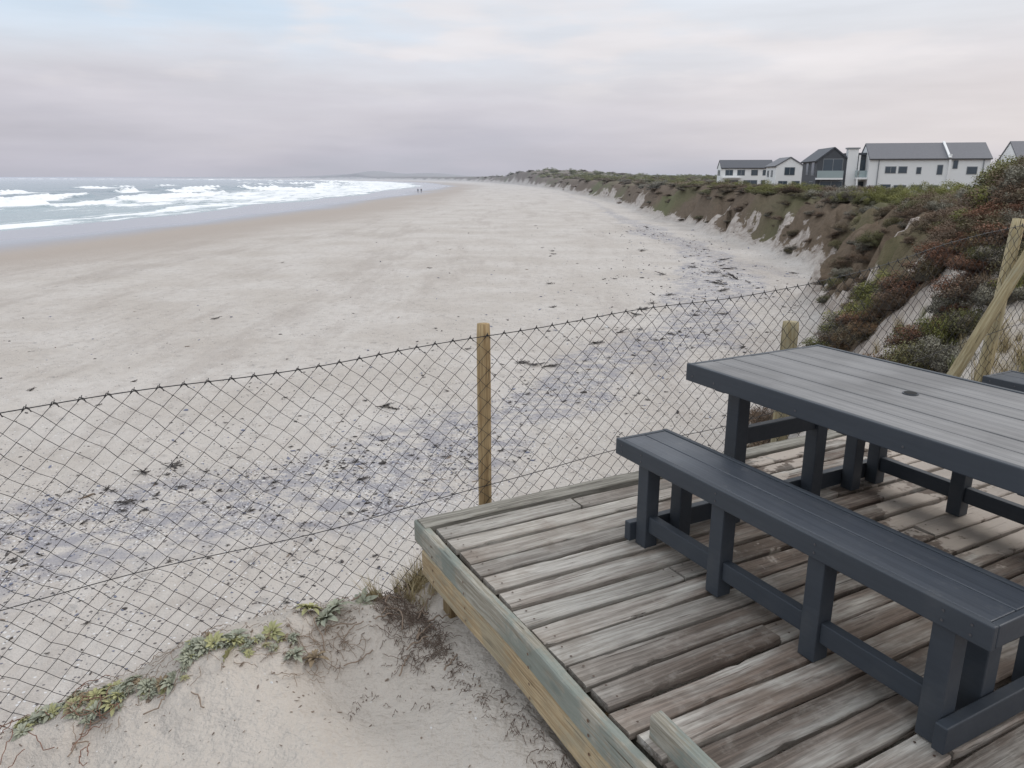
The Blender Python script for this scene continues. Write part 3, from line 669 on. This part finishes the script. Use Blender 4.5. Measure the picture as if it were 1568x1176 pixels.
ms1=leafmat('succulent_grey_green',(.25,.26,.20),(.46,.47,.35),(.34,.35,.27)); ms2=leafmat('succulent_yellow',(.28,.28,.14),(.52,.50,.25),(.36,.34,.19)); ms3=leafmat('withered_leaves',(.20,.145,.09),(.36,.28,.18),(.26,.21,.15))
rp=[rosette(ms1,1),rosette(ms1,2,20),rosette(ms2,3,24),rosette(ms3,4,16)]
pts=[];sz=[]
for i in range(560):
    u=random.random(); s_=-.62-1.50*u+random.gauss(0,.03); q_=-.10-.12*math.sin(u*3.1)+random.gauss(0,.05)
    if vn(np.array([s_*5.]),np.array([q_*6.]),123)[0]<(.34 if u>.3 else .48): continue
    pts.append((*fen(s_,q_),0)); sz.append(random.uniform(.014,.034) if random.random()<.82 else random.uniform(.040,.058))
for (s_,q_,z_) in[(-.92,-.20,.090),(-1.02,-.38,.075),(-.98,-.12,.075),(-1.1,-.36,.065),(-.86,-.14,.08),(-1.35,-.30,.05),(-.72,-.12,.07),(-.66,-.05,.055),(-1.16,-.22,.06),(-1.3,-.2,.06)]:
    pts.append((*fen(s_,q_),0)); sz.append(z_)
pts=np.array(pts); pts[:,2]=height(pts[:,0],pts[:,1])+.003; n=len(pts); sz=np.array(sz)
scatter('beach_succulents',pts,np.stack([rng.normal(0,.35,n),rng.normal(0,.35,n),rng.uniform(0,6.28,n)],1),np.stack([sz]*3,1),rng.choice([0,1,2,3],n,p=[.38,.24,.20,.18]),rp)
mroot=simple('dry_root',(.26,.195,.145),.8,.4,60); mroot2=simple('red_stem',(.20,.10,.065),.7,.4,60); mtwig=simple('dark_twig',(.15,.11,.085),.8,.4,60)
def roots(n,sr,qr,Lr,z=.004,cur=.3):
    P=[]
    for i in range(n):
        s_=random.uniform(*sr); q_=random.uniform(*qr); a=random.uniform(0,6.28); L=random.uniform(*Lr); st=9; xy=[]
        for j in range(st):
            xy.append(fen(s_,q_)); s_+=math.cos(a)*L/st; q_+=math.sin(a)*L/st; a+=random.gauss(0,cur)
        xy=np.array(xy); hz=height(xy[:,0],xy[:,1]); P.append([(xy[j,0],xy[j,1],hz[j]+z+random.uniform(0,.012)*math.sin(j/st*3.1)*2) for j in range(st)])
    return P
curve('dead_root_litter',roots(150,(-1.95,-.6),(-.36,.0),(.03,.14))+roots(36,(-1.25,-.85),(-.48,-.25),(.04,.16),.008,.4),.0012,mroot,None)
curve('thick_root',roots(5,(-1.1,-.8),(-.42,-.25),(.10,.2),.010,.35)+roots(4,(-1.9,-1.5),(-.45,-.25),(.10,.2),.010,.35),.0028,mroot,None)
curve('twig_litter',roots(330,(-.68,-.46),(-.60,-.02),(.02,.12),.006,.2)+roots(150,(-.56,-.455),(-1.9,-.2),(.015,.09),.004,.2)+roots(40,(-1.0,-.5),(-.9,-.1),(.015,.06)),.0013,mtwig,None)
curve('broken_sticks',roots(18,(-.66,-.47),(-.8,-.02),(.06,.18),.015,.1),.0036,mroot,None)
curve('red_creeper_stems',roots(50,(-2.6,-1.8),(-.4,.05),(.05,.2),.02),.0018,mroot2,None)
N=700; s_=rng.uniform(-2.2,-.46,N); q_=-np.abs(rng.normal(0,.5,N))-.03; s2=np.where(rng.uniform(0,1,N)<.4,-.47-np.abs(rng.normal(0,.06,N)),s_); xy=np.array([fen(a_,b_) for a_,b_ in zip(s2,q_)])
hz=height(xy[:,0],xy[:,1]); sz=np.exp(rng.normal(0,.4,N))*.0032
scatter('sand_litter',np.stack([xy[:,0],xy[:,1],hz+.001],1),np.stack([rng.normal(0,.4,N),rng.normal(0,.4,N),rng.uniform(0,6.28,N)],1),np.stack([sz]*3,1),rng.choice([0,1,2],N,p=[.2,.4,.4]),[lump(mshell,11,(1,.7,.3)),lump(mtwig,12,(2.2,.6,.3)),lump(mpeb,13,(1.6,.9,.2))])

# ------------------------------------------------------------------ houses
mwall=simple('white_painted_plaster',(.86,.855,.84),.8,.03,2); mroofg=simple('grey_slate_roof',(.15,.15,.165),.6,.15,4); mroofd=simple('dark_slate_roof',(.07,.075,.09),.6,.15,4)
mdark=simple('dark_cladding',(.075,.08,.09),.6,.15,4); mglass=simple('window_glass',(.07,.09,.11),.1,.2,1); mglb=simple('balcony_glass',(.35,.42,.42),.1,.1,1); mfr=simple('window_frame_grey',(.26,.27,.28),.5,.1,3)
def house(name,loc,rz,w_,d_,base,eave,ridge,wall,roof,wins=(),lwins=(),axis='x'):
    P=empty(name,(loc[0],loc[1],0),rz); hw,hd=w_/2,d_/2
    if axis=='x':
        V=[(-hw,-hd,base),(hw,-hd,base),(hw,hd,base),(-hw,hd,base),(-hw,-hd,eave),(hw,-hd,eave),(hw,hd,eave),(-hw,hd,eave),(-hw,0,ridge),(hw,0,ridge)]
        F=[(0,1,5,4),(2,3,7,6),(1,2,6,9,5),(3,0,4,8,7),(4,5,9,8),(6,7,8,9)]
        ro=[((-hw-.1,-hd-.35,eave-.12),(hw+.1,-hd-.35,eave-.12),(hw+.1,0,ridge+.12),(-hw-.1,0,ridge+.12)),((-hw-.1,hd+.35,eave-.12),(hw+.1,hd+.35,eave-.12),(hw+.1,0,ridge+.12),(-hw-.1,0,ridge+.12))]
    else:
        V=[(-hw,-hd,base),(hw,-hd,base),(hw,hd,base),(-hw,hd,base),(-hw,-hd,eave),(hw,-hd,eave),(hw,hd,eave),(-hw,hd,eave),(0,-hd,ridge),(0,hd,ridge)]
        F=[(0,1,5,8,4),(2,3,7,9,6),(1,2,6,5),(3,0,4,7),(4,8,9,7),(8,5,6,9)]
        ro=[((-hw-.3,-hd-.15,eave-.12),(-hw-.3,hd+.15,eave-.12),(0,hd+.15,ridge+.12),(0,-hd-.15,ridge+.12)),((hw+.3,-hd-.15,eave-.12),(hw+.3,hd+.15,eave-.12),(0,hd+.15,ridge+.12),(0,-hd-.15,ridge+.12))]
    mesh_obj('walls',V,F,wall,P)
    for i,qd in enumerate(ro):
        o=mesh_obj('roof_%d'%i,list(qd),[(0,1,2,3)],roof,P); m=o.modifiers.new('s','SOLIDIFY'); m.thickness=.2; m.offset=0
    def win(tag,i,x,z,ww,wh,face):
        if face=='f':
            box('window_frame_%s%d'%(tag,i),x-ww/2-.08,x+ww/2+.08,-hd-.05,-hd+.02,z-wh/2-.08,z+wh/2+.08,mfr,P,0); box('window_glass_%s%d'%(tag,i),x-ww/2,x+ww/2,-hd-.08,-hd,z-wh/2,z+wh/2,mglass,P,0)
            if ww>1.2: box('mullion_%s%d'%(tag,i),x-.04,x+.04,-hd-.11,-hd-.03,z-wh/2,z+wh/2,mfr,P,0)
        else:
            box('window_frame_%s%d'%(tag,i),-hw-.05,-hw+.02,x-ww/2-.08,x+ww/2+.08,z-wh/2-.08,z+wh/2+.08,mfr,P,0); box('window_glass_%s%d'%(tag,i),-hw-.08,-hw,x-ww/2,x+ww/2,z-wh/2,z+wh/2,mglass,P,0)
    for i,a in enumerate(wins): win('f',i,*a,'f')
    for i,a in enumerate(lwins): win('l',i,*a,'l')
    return P
H=house('white_gabled_house',(59.2,113),math.radians(-12),15.6,6.5,-5,2.55,4.55,mwall,mroofg,
  wins=[(-4.9,1.0,1.3,.8),(-3.3,1.0,1.0,.8),(-1.2,.9,.5,.8),(1.5,1.0,.6,1.2),(3.4,1.7,.5,1.0),(5.6,.9,1.2,.9),(-5.3,-1.7,1.2,1.3),(-3.4,-1.9,1.5,1.5),(-1.2,-1.9,1.4,1.5),(1.0,-1.9,1.2,1.5),(4.9,-2.0,1.8,1.6)],
  lwins=[(0,.8,1.6,1.6),(1.2,-1.8,1.8,1.8)])
box('step_wall',2.45,2.75,-3.55,3.5,-5,3.1,mwall,H,0); box('rear_wing',-7.7,-4.5,3.2,8,-5,3.2,mwall,H,0)
o=mesh_obj('roof_break',[(2.3,-3.7,2.55),(2.3,0,4.82),(2.6,0,4.82),(2.6,-3.7,2.55)],[(0,1,2,3)],mwall,H); m=o.modifiers.new('s','SOLIDIFY'); m.thickness=.15
box('balcony_slab',-9.3,-7.85,-3.2,3.2,-.3,-.05,mwall,H,0); box('balcony_glass',-9.3,-9.22,-3.2,3.2,-.05,.95,mglb,H,0); box('balcony_post',-9.3,-9.1,-3.2,-3.0,-5,-.3,mwall,H,0); box('balcony_post_b',-9.3,-9.1,3.0,3.2,-5,-.3,mwall,H,0)
for i,(x_,z_) in enumerate(((-6.6,-1.),(6.9,-1.))): box('downpipe_%d'%i,x_,x_+.1,-3.4,-3.26,-5,2.4,mfr,H,0)
H=house('dark_modern_house',(47.2,118),math.radians(-8),4.4,9,-5,2.3,4.0,mdark,mroofd,wins=[(0,1.5,2.6,2.0),(0,-1.6,3.0,2.0)],lwins=[(-2.5,1.2,1.6,1.8),(1,1.2,1.4,1.6),(-2,-1.6,2.,1.8)],axis='y')
box('side_wing',2.25,7.4,-3.6,4,-5,3.1,mdark,H,0); box('side_wing_roof',2.1,7.6,-3.9,4.2,3.1,3.4,mroofd,H,0); box('chimney',1.9,3.3,-4.75,-3.65,-5,3.9,mwall,H,0); box('chimney_cap',1.75,3.45,-4.9,-3.55,3.91,4.1,mfr,H,0)
box('wing_window',3.5,7.0,-3.72,-3.6,.2,2.4,mglass,H,0); box('wing_window_low',3.5,7.0,-3.72,-3.6,-2.9,-.7,mglass,H,0); box('wing_wall_white',3.35,7.35,-3.66,-3.605,-.6,.1,mwall,H,0); box('wing_column',4.9,5.3,-3.8,-3.73,-5,3.,mwall,H,0)
box('wing_balcony',3.35,7.4,-5.2,-3.85,-.35,-.1,mwall,H,0); box('wing_balcony_glass',3.35,7.4,-5.2,-5.12,-.1,.9,mglb,H,0); box('gable_balcony',-2.3,1.3,-5.6,-4.65,-.35,-.1,mwall,H,0); box('gable_balcony_glass',-2.3,1.3,-5.6,-5.52,-.1,.9,mglb,H,0)
for i,x_ in enumerate((3.35,7.2)): box('wing_post_%d'%i,x_,x_+.2,-5.2,-5.0,-5,3.05,mwall,H,0)
H=house('white_gable_cottage',(48.8,140),math.radians(-6),4.6,8,-5,1.9,3.2,mwall,mroofg,wins=[(0,1.0,1.6,1.2),(-1,-1.4,1.4,1.4),(1.2,-1.4,1.2,1.4)],lwins=[(-1,.6,1.2,1.),(2,.6,1.2,1.)],axis='y')
box('lean_to',2.35,5.6,-3.2,3.5,-5,1.9,mwall,H,0); box('lean_to_roof',2.2,5.8,-3.5,3.7,1.95,2.2,mroofg,H,0); box('dormer',2.6,4.2,-3.4,-3.25,.0,1.2,mglass,H,0)
H=house('white_long_cottage',(49.2,165),math.radians(-8),10.5,6.5,-5,1.9,3.3,mwall,mroofd,wins=[(-3.6,.9,1.4,1.0),(-1.2,.9,1.4,1.0),(1.5,.9,1.2,1.0),(3.8,.9,1.2,1.0),(-3,-1.4,2.6,1.5),(.8,-1.4,2.6,1.5),(3.8,-1.4,1.6,1.5)],lwins=[(-1,.9,1.2,1.),(1.2,.9,1.2,1.)])
box('porch',-4.9,-1.2,-4.6,-3.3,-.2,.0,mwall,H,0)
H=house('grey_roofed_house',(78.2,112),math.radians(-14),13,8,-5,2.2,4.8,mwall,mroofg,wins=[(-4.8,.8,1.2,1.2),(-2.6,.8,1.2,1.2),(-4,-1.8,2.,1.6)],lwins=[(-1.2,1.,1.2,1.4),(1.5,1.,1.2,1.4),(0,-1.8,2.2,1.6)])
box('dormer_window',-4.2,-2.8,-3.6,-1.8,2.6,4.0,mwall,H,0)
box('dormer_glass',-4.0,-3.0,-3.66,-3.6,2.9,3.8,mglass,H,0)

# ------------------------------------------------------------------ walkers
def walker(name,x,y,rz,jac,trou,step):
    m,t,b=newmat(name+'_clothes'); oc=t.add('ShaderNodeTexCoord').outputs['Object']; zc=t.sepx(oc)[2]
    c=t.mix(t.m('GREATER_THAN',zc,.88),trou,jac); c=t.mix(t.m('GREATER_THAN',zc,1.47),c,(.45,.30,.22)); c=t.mix(t.m('GREATER_THAN',zc,1.66),c,(.05,.035,.025)); c=t.mix(t.m('LESS_THAN',zc,.07),c,(.04,.04,.04))
    t.put(b.inputs['Base Color'],c); b.inputs['Roughness'].default_value=.85
    J=[(0,0,.93),(0,0,1.15),(0,.02,1.38),(0,.02,1.50),(0,.03,1.60),(0,.03,1.70),
       (.09,0,.88),(.10,.16*step,.50),(.10,.05*step,.09),(.10,.19*step,.03),
       (-.09,0,.88),(-.10,-.08*step,.50),(-.10,-.34*step,.13),(-.10,-.24*step,.03),
       (.19,.02,1.40),(.24,-.10*step,1.13),(.25,-.06*step,.90),(.25,-.03*step,.80),
       (-.19,.02,1.40),(-.24,.08*step,1.13),(-.25,.24*step,.93),(-.25,.30*step,.86)]
    E=[(0,1),(1,2),(2,3),(3,4),(4,5),(0,6),(6,7),(7,8),(8,9),(0,10),(10,11),(11,12),(12,13),(2,14),(14,15),(15,16),(16,17),(2,18),(18,19),(19,20),(20,21)]
    R=[.15,.14,.15,.06,.095,.085,.095,.062,.045,.04,.095,.062,.045,.04,.065,.048,.036,.035,.065,.048,.036,.035]
    me=bpy.data.meshes.new(name); me.from_pydata(J,E,[]); o=link(bpy.data.objects.new(name,me))
    sk=o.modifiers.new('skin','SKIN'); 
    for i,r_ in enumerate(R): me.skin_vertices[0].data[i].radius=(r_,r_*.85); 
    me.skin_vertices[0].data[0].use_root=True
    o.modifiers.new('sub','SUBSURF').levels=1; o.modifiers['sub'].render_levels=2; me.materials.append(m)
    o.location=(x,y,float(height(np.array([x]),np.array([y]))[0])); o.rotation_euler=(0,0,rz)
walker('walking_person',-36.4,300,.2,(.10,.11,.14),(.03,.03,.045),1.)
walker('walking_person',-35.2,300.6,.15,(.04,.04,.05),(.06,.06,.09),-1.)
